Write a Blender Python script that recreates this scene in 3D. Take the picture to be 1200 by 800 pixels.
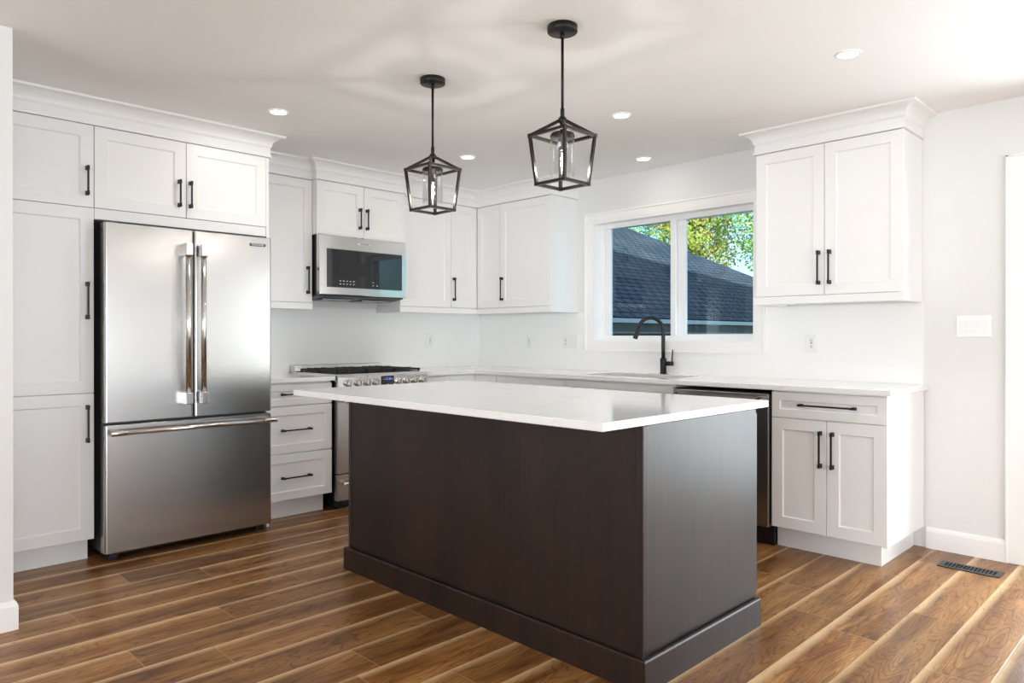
import bpy, bmesh, math, random
from mathutils import Vector, Matrix
random.seed(7)
C = bpy.context.scene.collection
for o in list(bpy.data.objects): bpy.data.objects.remove(o)
SC = bpy.context.scene
PI = math.pi

# ------------------------------------------------------------------ camera
cam = bpy.data.cameras.new('camera'); camo = bpy.data.objects.new('camera', cam); C.objects.link(camo)
cam.sensor_width = 36; cam.lens = 839.57/1200*36
cam.shift_x = 0.0008; cam.shift_y = -0.0036
camo.location = (4.9414, -4.5016, 1.186)
camo.rotation_euler = (PI/2 - 0.0019, 0, 0.7878)
cam.clip_start = 0.05; cam.clip_end = 300
SC.camera = camo
# ------------------------------------------------------------------ exposure
vs = SC.view_settings
SC.display_settings.display_device = 'sRGB'
vs.view_transform = 'Standard'; vs.look = 'None'; vs.gamma = 1; vs.use_curve_mapping = False
vs.exposure = 0.17
SC.cycles.use_denoising = True
SC.cycles.max_bounces = 12; SC.cycles.diffuse_bounces = 8; SC.cycles.glossy_bounces = 5
SC.cycles.transparent_max_bounces = 12; SC.cycles.sample_clamp_indirect = 6
SC.cycles.caustics_reflective = False; SC.cycles.caustics_refractive = False
# ------------------------------------------------------------------ world and sun
SUN_DIR = Vector((-.6, .65, -.3)).normalized()
w = bpy.data.worlds.new('sky'); SC.world = w; w.use_nodes = True
nt = w.node_tree; nt.nodes.clear()
wo = nt.nodes.new('ShaderNodeOutputWorld'); bg = nt.nodes.new('ShaderNodeBackground')
sky = nt.nodes.new('ShaderNodeTexSky'); sky.sky_type = 'NISHITA'; sky.sun_disc = False
sky.sun_elevation = math.radians(24); sky.sun_rotation = math.radians(137)
tc = nt.nodes.new('ShaderNodeTexCoord'); cn = nt.nodes.new('ShaderNodeTexNoise'); cn.inputs['Scale'].default_value = 9; cn.inputs['Detail'].default_value = 5
cr = nt.nodes.new('ShaderNodeValToRGB'); cr.color_ramp.elements[0].position = .5; cr.color_ramp.elements[1].position = .68
cm = nt.nodes.new('ShaderNodeMix'); cm.data_type = 'RGBA'; cm.inputs['B'].default_value = (6, 6.2, 6.6, 1)
nt.links.new(tc.outputs['Generated'], cn.inputs['Vector']); nt.links.new(cn.outputs['Fac'], cr.inputs['Fac'])
nt.links.new(cr.outputs['Color'], cm.inputs['Factor']); nt.links.new(sky.outputs[0], cm.inputs['A'])
nt.links.new(cm.outputs['Result'], bg.inputs['Color']); nt.links.new(bg.outputs[0], wo.inputs[0])
bg.inputs['Strength'].default_value = 0.25
sl = bpy.data.lights.new('sun', 'SUN'); so = bpy.data.objects.new('sun', sl); C.objects.link(so)
sl.energy = 11; sl.angle = math.radians(.6); sl.color = (1, .9, .78)
so.rotation_euler = SUN_DIR.to_track_quat('-Z', 'Y').to_euler(); so.location = (10, -10, 14)
# ------------------------------------------------------------------ added fill lamps: unseen rear and side windows, patio door
def area(name, loc, rot, sx, sy, power, col):
    l = bpy.data.lights.new(name, 'AREA'); l.shape = 'RECTANGLE'; l.size = sx; l.size_y = sy; l.energy = power; l.color = col
    o = bpy.data.objects.new(name, l); C.objects.link(o); o.location = loc; o.rotation_euler = rot
    return o
P_REAR, P_RIGHT, P_SPOT, P_BULB = 235, 208, 2.6, 3.6
area('rear_fill', (4.6, -10.75, .95), (math.radians(103), 0, 0), 5, 1.75, P_REAR, (.79, .91, 1))
area('side_fill', (11.75, -4.4, .95), (math.radians(103), 0, PI/2), 5, 1.75, P_RIGHT, (.79, .91, 1))

area('patio_door_fill', (5.12, .75, 1.06), (PI/2, 0, PI), 1.95, 1.95, 165, (.90, .95, 1))  # panel lamp added outside the glass to strengthen the light through the door

# ================================================================== materials
M = {}
def mat(name, col=(.8, .8, .8), rough=.5, metal=0., **kw):
    m = bpy.data.materials.new(name); m.use_nodes = True; b = m.node_tree.nodes['Principled BSDF']
    b.inputs['Base Color'].default_value = (*col, 1); b.inputs['Roughness'].default_value = rough; b.inputs['Metallic'].default_value = metal
    for k, v in kw.items(): b.inputs[k.replace('_', ' ')].default_value = v
    M[name] = m; return m
def N(m, t, **kw):
    n = m.node_tree.nodes.new(t)
    for k, v in kw.items():
        if hasattr(n, k): setattr(n, k, v)
        else: n.inputs[k].default_value = v
    return n
def L(m, a, b): m.node_tree.links.new(a, b)
def bsdf(m): return m.node_tree.nodes['Principled BSDF']
def bump(m, scale, strength, dist=.002, vec=(1, 1, 1), detail=4):
    t = N(m, 'ShaderNodeTexCoord'); mp = N(m, 'ShaderNodeMapping'); mp.inputs['Scale'].default_value = vec
    n = N(m, 'ShaderNodeTexNoise'); n.inputs['Scale'].default_value = scale; n.inputs['Detail'].default_value = detail
    b = N(m, 'ShaderNodeBump'); b.inputs['Strength'].default_value = strength; b.inputs['Distance'].default_value = dist
    L(m, t.outputs['Object'], mp.inputs['Vector']); L(m, mp.outputs[0], n.inputs['Vector']); L(m, n.outputs['Fac'], b.inputs['Height']); L(m, b.outputs[0], bsdf(m).inputs['Normal'])
    return n
bump(mat('wall_paint', (.77, .77, .76), .55), 180, .06)
bump(mat('ceiling_paint', (.92, .92, .91), .8), 120, .08)
bump(mat('cabinet_paint', (.865, .865, .86), .32), 60, .02)
mat('trim_paint', (.90, .89, .875), .3)
mat('vinyl', (.88, .885, .89), .28)
mat('matte_black', (.012, .012, .013), .38, .3)
mat('black_plastic', (.008, .008, .009), .35)
mat('dark_metal', (.05, .043, .038), .3, .9)
mat('canopy_black', (.018, .017, .016), .45, .5)
mat('cast_iron', (.012, .012, .014), .5, .2)
mat('chrome', (.8, .79, .78), .16, 1)
mat('case_grey', (.10, .105, .115), .45, .3)
mat('plate_white', (.86, .86, .85), .25)
mat('slot_dark', (.004, .004, .004), .8)
mat('badge_dark', (.03, .03, .035), .3)
mat('badge_letter', (.75, .75, .75), .3, .6)
mat('icon_white', (.75, .75, .78), .4)
mat('black_glass', (.008, .009, .012), .04, 0, Specular_IOR_Level=.9)
mat('dark_grey', (.022, .023, .025), .12)
mat('spring_grey', (.25, .25, .26), .4, .8)
mat('gutter_blue_white', (.62, .66, .72), .4)
mat('fascia_dark', (.05, .06, .08), .5)
mat('brick_brown', (.22, .17, .14), .8)
mat('soffit_grey', (.16, .16, .17), .7)
mat('concrete', (.45, .44, .42), .9)
mat('indicator_red', (.5, .02, .01), .4)
# brushed stainless steel
def steel(name, col, rough, aniso, vec, tang='Z'):
    m = mat(name, col, rough, 1); b = bsdf(m)
    b.inputs['Anisotropic'].default_value = aniso
    tg = N(m, 'ShaderNodeTangent', direction_type='RADIAL', axis=tang); L(m, tg.outputs[0], b.inputs['Tangent'])
    t = N(m, 'ShaderNodeTexCoord'); mp = N(m, 'ShaderNodeMapping'); mp.inputs['Scale'].default_value = vec
    n = N(m, 'ShaderNodeTexNoise'); n.inputs['Scale'].default_value = 1; n.inputs['Detail'].default_value = 6
    L(m, t.outputs['Object'], mp.inputs['Vector']); L(m, mp.outputs[0], n.inputs['Vector'])
    mr = N(m, 'ShaderNodeMapRange'); mr.inputs['To Min'].default_value = rough*.96; mr.inputs['To Max'].default_value = rough*1.04
    L(m, n.outputs['Fac'], mr.inputs['Value']); L(m, mr.outputs[0], b.inputs['Roughness'])
    return m
steel('stainless', (.52, .505, .49), .26, .5, (3, 3, 120))
steel('stainless_bright', (.74, .73, .72), .15, .3, (5, 5, 500))
steel('stainless_dark', (.33, .32, .31), .3, .7, (5, 5, 700))
# quartz
m = mat('quartz', (.87, .86, .84), .09)
n = bump(m, 3, 0); t = N(m, 'ShaderNodeTexCoord'); n1 = N(m, 'ShaderNodeTexNoise'); n1.inputs['Scale'].default_value = 1.6; n1.inputs['Detail'].default_value = 6; n1.inputs['Distortion'].default_value = 1.5
r1 = N(m, 'ShaderNodeValToRGB'); e = r1.color_ramp.elements; e[0].position = .485; e[0].color = (.87, .86, .845, 1); e[1].position = .515; e[1].color = (.87, .86, .845, 1)
k = r1.color_ramp.elements.new(.5); k.color = (.82, .80, .775, 1)
L(m, t.outputs['Object'], n1.inputs['Vector']); L(m, n1.outputs['Fac'], r1.inputs['Fac']); L(m, r1.outputs['Color'], bsdf(m).inputs['Base Color'])
mat('splash_quartz', (.90, .90, .89), .22)
# thin glass: transparent sheet with a fresnel reflection
def thin_glass(name, tint, refl=1.0):
    m = bpy.data.materials.new(name); m.use_nodes = True; m.node_tree.nodes.clear(); M[name] = m
    o = N(m, 'ShaderNodeOutputMaterial'); mx = N(m, 'ShaderNodeMixShader'); tr = N(m, 'ShaderNodeBsdfTransparent'); gl = N(m, 'ShaderNodeBsdfGlossy')
    tr.inputs['Color'].default_value = (*tint, 1); gl.inputs['Roughness'].default_value = .01; gl.inputs['Color'].default_value = (1, 1, 1, 1)
    fr = N(m, 'ShaderNodeLayerWeight'); fr.inputs['Blend'].default_value = .5; pw = N(m, 'ShaderNodeMath', operation='POWER'); pw.inputs[1].default_value = 4
    mu = N(m, 'ShaderNodeMath', operation='MULTIPLY_ADD'); mu.inputs[1].default_value = .6*refl; mu.inputs[2].default_value = .04*refl
    L(m, fr.outputs['Facing'], pw.inputs[0]); L(m, pw.outputs[0], mu.inputs[0]); L(m, mu.outputs[0], mx.inputs[0]); L(m, tr.outputs[0], mx.inputs[1]); L(m, gl.outputs[0], mx.inputs[2]); L(m, mx.outputs[0], o.inputs[0])
thin_glass('window_glass', (.74, .90, .98), .55); thin_glass('door_glass', (.96, .98, .98), .55); thin_glass('lamp_glass', (.97, .97, .97), 1.3)
def emit(name, col, s):
    m = mat(name, col, .5); b = bsdf(m); b.inputs['Emission Color'].default_value = (*col, 1); b.inputs['Emission Strength'].default_value = s
emit('lamp_lens', (1, .97, .92), 9); emit('filament', (1, .88, .72), 14); emit('clock_blue', (.12, .22, .9), 1.2); emit('fill_glow', (.93, .97, 1), 1.6)  # the pane emission serves only the added fill windows
# dark stained maple
m = mat('dark_maple', (.045, .026, .02), .40); b = bsdf(m); b.inputs['Specular IOR Level'].default_value = .45
t = N(m, 'ShaderNodeTexCoord'); mp = N(m, 'ShaderNodeMapping'); mp.inputs['Scale'].default_value = (55, 55, 1.6)
n1 = N(m, 'ShaderNodeTexNoise'); n1.inputs['Scale'].default_value = 1; n1.inputs['Detail'].default_value = 8; n1.inputs['Roughness'].default_value = .6
mp2 = N(m, 'ShaderNodeMapping'); mp2.inputs['Scale'].default_value = (2.2, 2.2, 1.3); n2 = N(m, 'ShaderNodeTexNoise'); n2.inputs['Scale'].default_value = 2; n2.inputs['Detail'].default_value = 3
L(m, t.outputs['Object'], mp.inputs['Vector']); L(m, mp.outputs[0], n1.inputs['Vector']); L(m, t.outputs['Object'], mp2.inputs['Vector']); L(m, mp2.outputs[0], n2.inputs['Vector'])
ad = N(m, 'ShaderNodeMath', operation='MULTIPLY_ADD'); ad.inputs[1].default_value = .55; L(m, n1.outputs['Fac'], ad.inputs[0])
s2 = N(m, 'ShaderNodeMath', operation='MULTIPLY'); s2.inputs[1].default_value = .45; L(m, n2.outputs['Fac'], s2.inputs[0]); L(m, s2.outputs[0], ad.inputs[2])
r1 = N(m, 'ShaderNodeValToRGB'); e = r1.color_ramp.elements; e[0].position = .38; e[0].color = (.007, .003, .002, 1); e[1].position = .62; e[1].color = (.024, .010, .006, 1)
L(m, ad.outputs[0], r1.inputs['Fac']); L(m, r1.outputs['Color'], b.inputs['Base Color'])
bp = N(m, 'ShaderNodeBump'); bp.inputs['Strength'].default_value = .12; bp.inputs['Distance'].default_value = .001; L(m, n1.outputs['Fac'], bp.inputs['Height']); L(m, bp.outputs[0], b.inputs['Normal'])
# plank floor
m = mat('plank_floor', (.3, .16, .07), .32); b = bsdf(m)
uv = N(m, 'ShaderNodeUVMap'); uv.uv_map = 'UVMap'
at = N(m, 'ShaderNodeAttribute', attribute_name='plank_rand'); at2 = N(m, 'ShaderNodeAttribute', attribute_name='plank_rand2')
sep = N(m, 'ShaderNodeSeparateXYZ'); L(m, uv.outputs[0], sep.inputs[0])
def MA(op, a, bb=None, c=None):
    n = N(m, 'ShaderNodeMath', operation=op)
    for i, v in enumerate((a, bb, c)):
        if v is None: continue
        if isinstance(v, (int, float)): n.inputs[i].default_value = v
        else: L(m, v, n.inputs[i])
    return n.outputs[0]
def NZ(vec, scale, detail=4, rough=.5, dist=0):
    n = N(m, 'ShaderNodeTexNoise'); n.inputs['Scale'].default_value = scale; n.inputs['Detail'].default_value = detail; n.inputs['Roughness'].default_value = rough; n.inputs['Distortion'].default_value = dist
    L(m, vec, n.inputs['Vector']); return n.outputs['Fac']
def CV(x, y, z):
    n = N(m, 'ShaderNodeCombineXYZ')
    for i, v in enumerate((x, y, z)):
        if isinstance(v, (int, float)): n.inputs[i].default_value = v
        else: L(m, v, n.inputs[i])
    return n.outputs[0]
def RAMP(f, stops):
    n = N(m, 'ShaderNodeValToRGB'); e = n.color_ramp.elements
    while len(e) < len(stops): e.new(.5)
    for i, (p, c) in enumerate(stops): e[i].position = p; e[i].color = (*c, 1)
    L(m, f, n.inputs['Fac']); return n.outputs['Color']
def MIX(f, a, bb, mode='MIX'):
    n = N(m, 'ShaderNodeMix', data_type='RGBA', blend_type=mode)
    for k, v in (('Factor', f), ('A', a), ('B', bb)):
        sk = [s for s in n.inputs if s.name == k and (s.type == 'RGBA' if k != 'Factor' else s.type == 'VALUE')][0]
        if isinstance(v, (int, float)): sk.default_value = v
        elif isinstance(v, tuple): sk.default_value = (*v, 1)
        else: L(m, v, sk)
    return [s for s in n.outputs if s.type == 'RGBA'][0]
U, V = sep.outputs[0], sep.outputs[1]            # metres across and along the plank
R, R2 = at.outputs['Fac'], at2.outputs['Fac']
zoff = MA('MULTIPLY', R, 37.)
broad = NZ(CV(MA('MULTIPLY', U, 9.), MA('MULTIPLY', V, 1.1), zoff), 1.4, 4, .55, .6)
# cathedral grain: rings of a stretched noise field
fld = NZ(CV(MA('MULTIPLY', U, 7.), MA('MULTIPLY', V, .9), zoff), 1.0, 2, .45, .3)
rings = MA('PINGPONG', MA('MULTIPLY', fld, 30.), .5)
fine = NZ(CV(MA('MULTIPLY', U, 190.), MA('MULTIPLY', V, 14.), zoff), 1., 5, .65)
base = RAMP(broad, [(.30, (.17, .062, .017)), (.48, (.30, .135, .040)), (.62, (.41, .205, .068)), (.8, (.50, .27, .105))])
base = MIX(.75, base, RAMP(rings, [(0, (.25, .20, .17)), (.09, (.85, .83, .80)), (.3, (1, 1, 1)), (1, (1.12, 1.10, 1.06))]), 'MULTIPLY')
base = MIX(.6, base, RAMP(fine, [(.32, (.45, .42, .40)), (.55, (1, 1, 1)), (.8, (1.2, 1.18, 1.15))]), 'MULTIPLY')
base = MIX(.85, base, RAMP(R2, [(0, (.72, .68, .66)), (.5, (1, 1, 1)), (1, (1.28, 1.26, 1.22))]), 'MULTIPLY')
# dark mineral patches
pt = NZ(CV(MA('MULTIPLY', U, 11.), MA('MULTIPLY', V, 2.2), MA('ADD', zoff, 11.)), 1.3, 3, .6, .5)
base = MIX(RAMP(pt, [(.56, (0, 0, 0)), (.74, (.6, .6, .6))]), base, (.055, .032, .022))
# pale sapwood along one edge
wob = NZ(CV(MA('MULTIPLY', U, 1.), MA('MULTIPLY', V, 1.3), MA('ADD', zoff, 5.)), 1.2, 3, .5)
wid = MA('MULTIPLY', MA('SUBTRACT', MA('ADD', wob, MA('MULTIPLY', R2, .5)), .34), .045)
edge = MA('SUBTRACT', wid, MA('ADD', U, MA('MULTIPLY', MA('SUBTRACT', fine, .5), .02)))
sap = RAMP(MA('ADD', MA('MULTIPLY', edge, 30.), .45), [(0, (0, 0, 0)), (1, (1, 1, 1))])
sapc = RAMP(fine, [(.3, (.58, .37, .185)), (.7, (.80, .57, .32))])
base = MIX(sap, base, sapc)
flk = NZ(CV(MA('MULTIPLY', U, 110.), MA('MULTIPLY', V, 22.), zoff), 1., 3, .6)
base = MIX(RAMP(flk, [(.62, (0, 0, 0)), (.72, (.6, .6, .6))]), base, (.05, .022, .010))
ends = MA('MINIMUM', V, MA('SUBTRACT', 1.23, V))
base = MIX(RAMP(MA('MULTIPLY', ends, 300.), [(.45, (.75, .75, .75)), (.75, (0, 0, 0))]), base, (.50, .29, .13))
L(m, base, b.inputs['Base Color']); b.inputs['Specular IOR Level'].default_value = .32
W_PL = .1975
dx = MA('MINIMUM', U, MA('SUBTRACT', W_PL, U))
seam = RAMP(MA('MULTIPLY', dx, 400.), [(0, (0, 0, 0)), (.9, (1, 1, 1))])
rr = MA('MULTIPLY_ADD', fine, .16, .24); L(m, rr, b.inputs['Roughness'])
bp = N(m, 'ShaderNodeBump'); bp.inputs['Strength'].default_value = .5; bp.inputs['Distance'].default_value = .0012
L(m, MA('ADD', MA('MULTIPLY', fine, .25), seam), bp.inputs['Height']); L(m, bp.outputs[0], b.inputs['Normal'])
# roof shingles
m = mat('shingles', (.1, .1, .12), .9); b = bsdf(m)
t = N(m, 'ShaderNodeTexCoord'); bk = N(m, 'ShaderNodeTexBrick'); bk.inputs['Scale'].default_value = 1; bk.inputs['Brick Width'].default_value = .33; bk.inputs['Row Height'].default_value = .22
bk.inputs['Mortar Size'].default_value = .03; bk.inputs['Color1'].default_value = (.095, .10, .122, 1); bk.inputs['Color2'].default_value = (.048, .068, .092, 1); bk.inputs['Mortar'].default_value = (.006, .007, .010, 1)
uvn = N(m, 'ShaderNodeUVMap'); uvn.uv_map = 'UVMap'; L(m, uvn.outputs[0], bk.inputs['Vector'])
nz = N(m, 'ShaderNodeTexNoise'); nz.inputs['Scale'].default_value = 1.2; nz.inputs['Detail'].default_value = 7; L(m, uvn.outputs[0], nz.inputs['Vector'])
L(m, MIX(.6, bk.outputs['Color'], RAMP(nz.outputs['Fac'], [(.35, (.55, .55, .6)), (.65, (1.35, 1.3, 1.25))]), 'MULTIPLY'), b.inputs['Base Color'])
bp = N(m, 'ShaderNodeBump'); bp.inputs['Strength'].default_value = .9; bp.inputs['Distance'].default_value = .02; L(m, bk.outputs['Fac'], bp.inputs['Height']); bp.invert = True; L(m, bp.outputs[0], b.inputs['Normal'])
# leaves and bark, grass
def leafmat(name, stops):
    global m
    m = mat(name, (.2, .3, .05), .6); g = N(m, 'ShaderNodeNewGeometry')
    c = RAMP(g.outputs['Random Per Island'], stops); L(m, c, bsdf(m).inputs['Base Color'])
    tl = N(m, 'ShaderNodeBsdfTranslucent'); L(m, c, tl.inputs['Color']); mx = N(m, 'ShaderNodeMixShader'); mx.inputs[0].default_value = .4
    o = [x for x in m.node_tree.nodes if x.type == 'OUTPUT_MATERIAL'][0]
    L(m, bsdf(m).outputs[0], mx.inputs[1]); L(m, tl.outputs[0], mx.inputs[2]); L(m, mx.outputs[0], o.inputs[0])
leafmat('leaf_green', [(0, (.10, .24, .03)), (.6, (.26, .46, .05)), (1, (.62, .62, .12))])
leafmat('leaf_yellow', [(0, (.22, .38, .04)), (.5, (.50, .56, .07)), (.85, (.75, .50, .12)), (1, (.75, .30, .14))])
mat('bark', (.30, .25, .20), .9)
m = mat('grass', (.12, .2, .05), .9); t = N(m, 'ShaderNodeTexCoord'); nz = N(m, 'ShaderNodeTexNoise'); nz.inputs['Scale'].default_value = 3; L(m, t.outputs['Object'], nz.inputs['Vector'])
L(m, RAMP(nz.outputs['Fac'], [(.3, (.07, .12, .03)), (.7, (.2, .26, .07))]), bsdf(m).inputs['Base Color'])

# ================================================================== mesh helpers
def FW(a, d, z): return Vector((a, d, z))          # world axes
def FL(a, d, z): return Vector((d, a, z))          # on the left wall: a runs along y, d out of the wall
def FB(a, d, z): return Vector((a, -d, z))         # on the back wall: a runs along x, d out of the wall
class MB:
    def __init__(s): s.v = []; s.f = []; s.sm = []
    def add(s, vs, fs, smooth=False):
        k = len(s.v); s.v += [Vector(v) for v in vs]; s.f += [tuple(i+k for i in f) for f in fs]; s.sm += [smooth]*len(fs); return s
    def box(s, F, a0, a1, d0, d1, z0, z1):
        vs = [F(a, d, z) for z in (z0, z1) for d in (d0, d1) for a in (a0, a1)]
        return s.add(vs, [(0, 1, 3, 2), (4, 5, 7, 6), (0, 1, 5, 4), (2, 3, 7, 6), (0, 2, 6, 4), (1, 3, 7, 5)])
    def loft(s, rings, cap=True, closed=False, smooth=False):
        n = len(rings[0]); vs = [p for r in rings for p in r]; fs = []
        m_ = len(rings)
        for i in range(m_ if closed else m_-1):
            for j in range(n):
                a, b_ = i*n+j, i*n+(j+1) % n; c, d = ((i+1) % m_)*n+(j+1) % n, ((i+1) % m_)*n+j
                fs.append((a, b_, c, d))
        s.add(vs, fs, smooth)
        if cap and not closed:
            k = len(s.v)-len(vs); s.f += [tuple(k+j for j in range(n)), tuple(k+(m_-1)*n+j for j in range(n))]; s.sm += [False, False]
        return s
    def tube(s, pts, r, seg=14, smooth=True, rot=0., cap=True):
        pts = [Vector(p) for p in pts]; rings = []; nrm = None
        rs = r if isinstance(r, (list, tuple)) else [r]*len(pts)
        for i, p in enumerate(pts):
            d = (pts[min(i+1, len(pts)-1)]-pts[max(i-1, 0)]).normalized()
            if nrm is None:
                up = Vector((0, 0, 1)) if abs(d.z) < .9 else Vector((0, 1, 0)); nrm = (up-d*up.dot(d)).normalized()
            else: nrm = (nrm-d*nrm.dot(d)).normalized()
            b_ = d.cross(nrm)
            rings.append([p+(nrm*math.cos(rot+2*PI*j/seg)+b_*math.sin(rot+2*PI*j/seg))*rs[i] for j in range(seg)])
        return s.loft(rings, cap, False, smooth)
    def bar(s, p, q, r): return s.tube([p, q], r*1.4142, 4, False, PI/4)
    def lathe(s, cx, cy, prof, seg=40, smooth=True, cap=True):
        rings = [[Vector((cx+r*math.cos(2*PI*j/seg), cy+r*math.sin(2*PI*j/seg), z)) for j in range(seg)] for r, z in prof]
        return s.loft(rings, cap, False, smooth)
    def prism(s, F, poly, a0, a1):                 # poly in (d, z), swept along a
        return s.loft([[F(a, d, z) for d, z in poly] for a in (a0, a1)])
    def sweep(s, path, prof):                      # path in plan, prof (out, z); out is to the right of the path
        P = [Vector(p) for p in path]; rings = []
        for i, p in enumerate(P):
            n = []
            if i > 0: d = (P[i]-P[i-1]).normalized(); n.append(Vector((d.y, -d.x)))
            if i < len(P)-1: d = (P[i+1]-P[i]).normalized(); n.append(Vector((d.y, -d.x)))
            if len(n) == 2: k = (n[0]+n[1]); k = k/(k.dot(n[0]))
            else: k = n[0]
            rings.append([Vector((p.x+k.x*o_, p.y+k.y*o_, z)) for o_, z in prof])
        return s.loft(rings)
def build(name, mb, material, parent=None, bevel=0., seg=2, smooth_angle=None):
    """one mesh object; coordinates are given in the world and kept relative to the thing's base"""
    base = Vector((0, 0, 0))
    p = parent
    while p is not None: base += p.location; p = p.parent
    me = bpy.data.meshes.new(name)
    bm = bmesh.new()
    vv = [bm.verts.new(v-base) for v in mb.v]
    for f, sm in zip(mb.f, mb.sm):
        try: fc = bm.faces.new([vv[i] for i in f]); fc.smooth = sm
        except ValueError: pass
    bmesh.ops.recalc_face_normals(bm, faces=bm.faces[:]); bm.to_mesh(me); bm.free()
    me.materials.append(M[material] if isinstance(material, str) else material)
    o = bpy.data.objects.new(name, me); C.objects.link(o); o.parent = parent
    if bevel:
        md = o.modifiers.new('bevel', 'BEVEL'); md.width = bevel; md.segments = seg; md.limit_method = 'ANGLE'; md.angle_limit = math.radians(40); md.harden_normals = False
    return o
def tag(o, label, cat, group=None):
    o['label'] = label; o['category'] = cat
    if group: o['group'] = group
    return o
def thing(name, label, cat, loc, group=None):
    o = bpy.data.objects.new(name, None); C.objects.link(o); o.location = loc; o.empty_display_size = .1
    return tag(o, label, cat, group)
def struct(name, mb, material, parent=None, bevel=0.):
    o = build(name, mb, material, parent, bevel)
    if parent is None: o['kind'] = 'structure'
    return o
def sempty(name, loc=(0, 0, 0)):
    o = bpy.data.objects.new(name, None); C.objects.link(o); o.location = loc; o['kind'] = 'structure'; return o
def lettering(name, text, F, a, d, z, size, material, parent, flip=1):
    cu = bpy.data.curves.new(name, 'FONT'); cu.body = text; cu.size = size; cu.extrude = .0004; cu.align_x = 'CENTER'; cu.align_y = 'CENTER'
    tmp = bpy.data.objects.new('tmp', cu); C.objects.link(tmp)
    me = bpy.data.meshes.new_from_object(tmp.evaluated_get(bpy.context.evaluated_depsgraph_get())); bpy.data.objects.remove(tmp)
    base = Vector((0, 0, 0)); p = parent
    while p is not None: base += p.location; p = p.parent
    for v in me.vertices: v.co = F(a+v.co.x*flip, d+v.co.z, z+v.co.y)-base
    me.materials.clear(); me.materials.append(M[material])
    o = bpy.data.objects.new(name, me); C.objects.link(o); o.parent = parent; return o
# ---- cabinet pieces
def shaker(name, F, a0, a1, z0, z1, dface, parent, rail=.062, thick=.02):
    """one shaker front: flat frame round a recessed panel"""
    mb = MB(); r = rail; c = .006; dp = dface-.008
    def rect(i, d): return [F(a0+i, d, z0+i), F(a1-i, d, z0+i), F(a1-i, d, z1-i), F(a0+i, d, z1-i)]
    rings = [rect(0, dface-thick), rect(0, dface-.0012), rect(.0012, dface), rect(r, dface), rect(r+.0015, dp+.003), rect(r+c, dp)]
    mb.loft(rings)
    return build(name, mb, 'cabinet_paint', parent)
def pull(F, a, z, dface, parent, length=.155, vertical=True):
    """black bar pull: two square feet and a slim bar"""
    mb = MB(); h = length/2; st = .030
    def B(x0, x1, d0, d1, y0, y1):
        if vertical: mb.box(F, a+x0, a+x1, dface+d0, dface+d1, z+y0, z+y1)
        else: mb.box(F, a+y0, a+y1, dface+d0, dface+d1, z+x0, z+x1)
    B(-.0045, .0045, st-.008, st, -h, h)
    for s in (-1, 1):
        c = s*(h-.0115); B(-.008, .008, -.001, .004, c-.0115, c+.0115); B(-.006, .006, .002, st-.002, c-.0085, c+.0085); B(-.0062, .0062, st-.0095, st+.0012, c-.0115, c+.0115)
    return build('pull_handle', mb, 'matte_black', parent, .0012)

# ================================================================== room shell
H = 2.431; WT = .16
XR, YR = 12.0, -11.0                                 # unseen side and rear walls, set far back to even out the fill
# floor planks, one face each
def make_floor():
    bm = bmesh.new(); uvl = bm.loops.layers.uv.new('UVMap'); me = bpy.data.meshes.new('floor')
    r1, r2 = [], []; known = {7: -3.678, 10: -3.621, 11: -3.377, 9: -3.198, 5: -3.37, 8: -2.76, 13: -3.02, 6: -3.05, 12: -2.62}
    PLN = 1.23
    i = 0
    for i in range(-1, 62):
        x0 = .02+W_PL*i; y0 = known.get(i, random.uniform(-4, -2)); k0 = int((YR-y0)/PLN)-2
        for k in range(k0, 12):
            ya, yb = y0+k*PLN, y0+(k+1)*PLN
            if yb < YR-.1 or ya > .1: continue
            xs = max(x0, -.1), min(x0+W_PL, XR+.1); ys = max(ya, YR-.1), min(yb, .1)
            vs_ = [bm.verts.new((xs[0], ys[0], 0)), bm.verts.new((xs[1], ys[0], 0)), bm.verts.new((xs[1], ys[1], 0)), bm.verts.new((xs[0], ys[1], 0))]
            f = bm.faces.new(vs_)
            for lp, (px_, py_) in zip(f.loops, [(xs[0], ys[0]), (xs[1], ys[0]), (xs[1], ys[1]), (xs[0], ys[1])]): lp[uvl].uv = (px_-x0, py_-ya)
            r1.append(random.random()); r2.append(random.random())
    bm.to_mesh(me); bm.free()
    for nm, r in (('plank_rand', r1), ('plank_rand2', r2)):
        a = me.attributes.new(nm, 'FLOAT', 'FACE'); a.data.foreach_set('value', r)
    me.materials.append(M['plank_floor']); o = bpy.data.objects.new('floor', me); C.objects.link(o); o['kind'] = 'structure'
    # slab under the planks
    s_ = MB().box(FW, -.1, XR+.1, YR-.1, .1, -.2, -.001); build('subfloor', s_, 'concrete', o)
make_floor()
struct('ceiling', MB().box(FW, -WT, XR+WT, YR-WT, WT, H, H+.2), 'ceiling_paint')
struct('wall_left', MB().box(FW, -WT, 0, YR-WT, WT, -.2, H), 'wall_paint')
WX0, WX1, WZ0, WZ1 = 1.345, 2.715, 1.140, 2.090     # window opening
DX0, DX1, DZ = 4.185, 6.05, 2.05                   # patio door opening
mb = MB()
for a0, a1, z0, z1 in ((0, WX0, -.2, H), (WX0, WX1, -.2, WZ0), (WX0, WX1, WZ1, H), (WX1, DX0, -.2, H), (DX0, DX1, DZ, H), (DX0, DX1, -.2, -.001), (DX1, XR+WT, -.2, H)): mb.box(FW, a0, a1, 0, WT, z0, z1)
struct('wall_back', mb, 'wall_paint')
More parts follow.
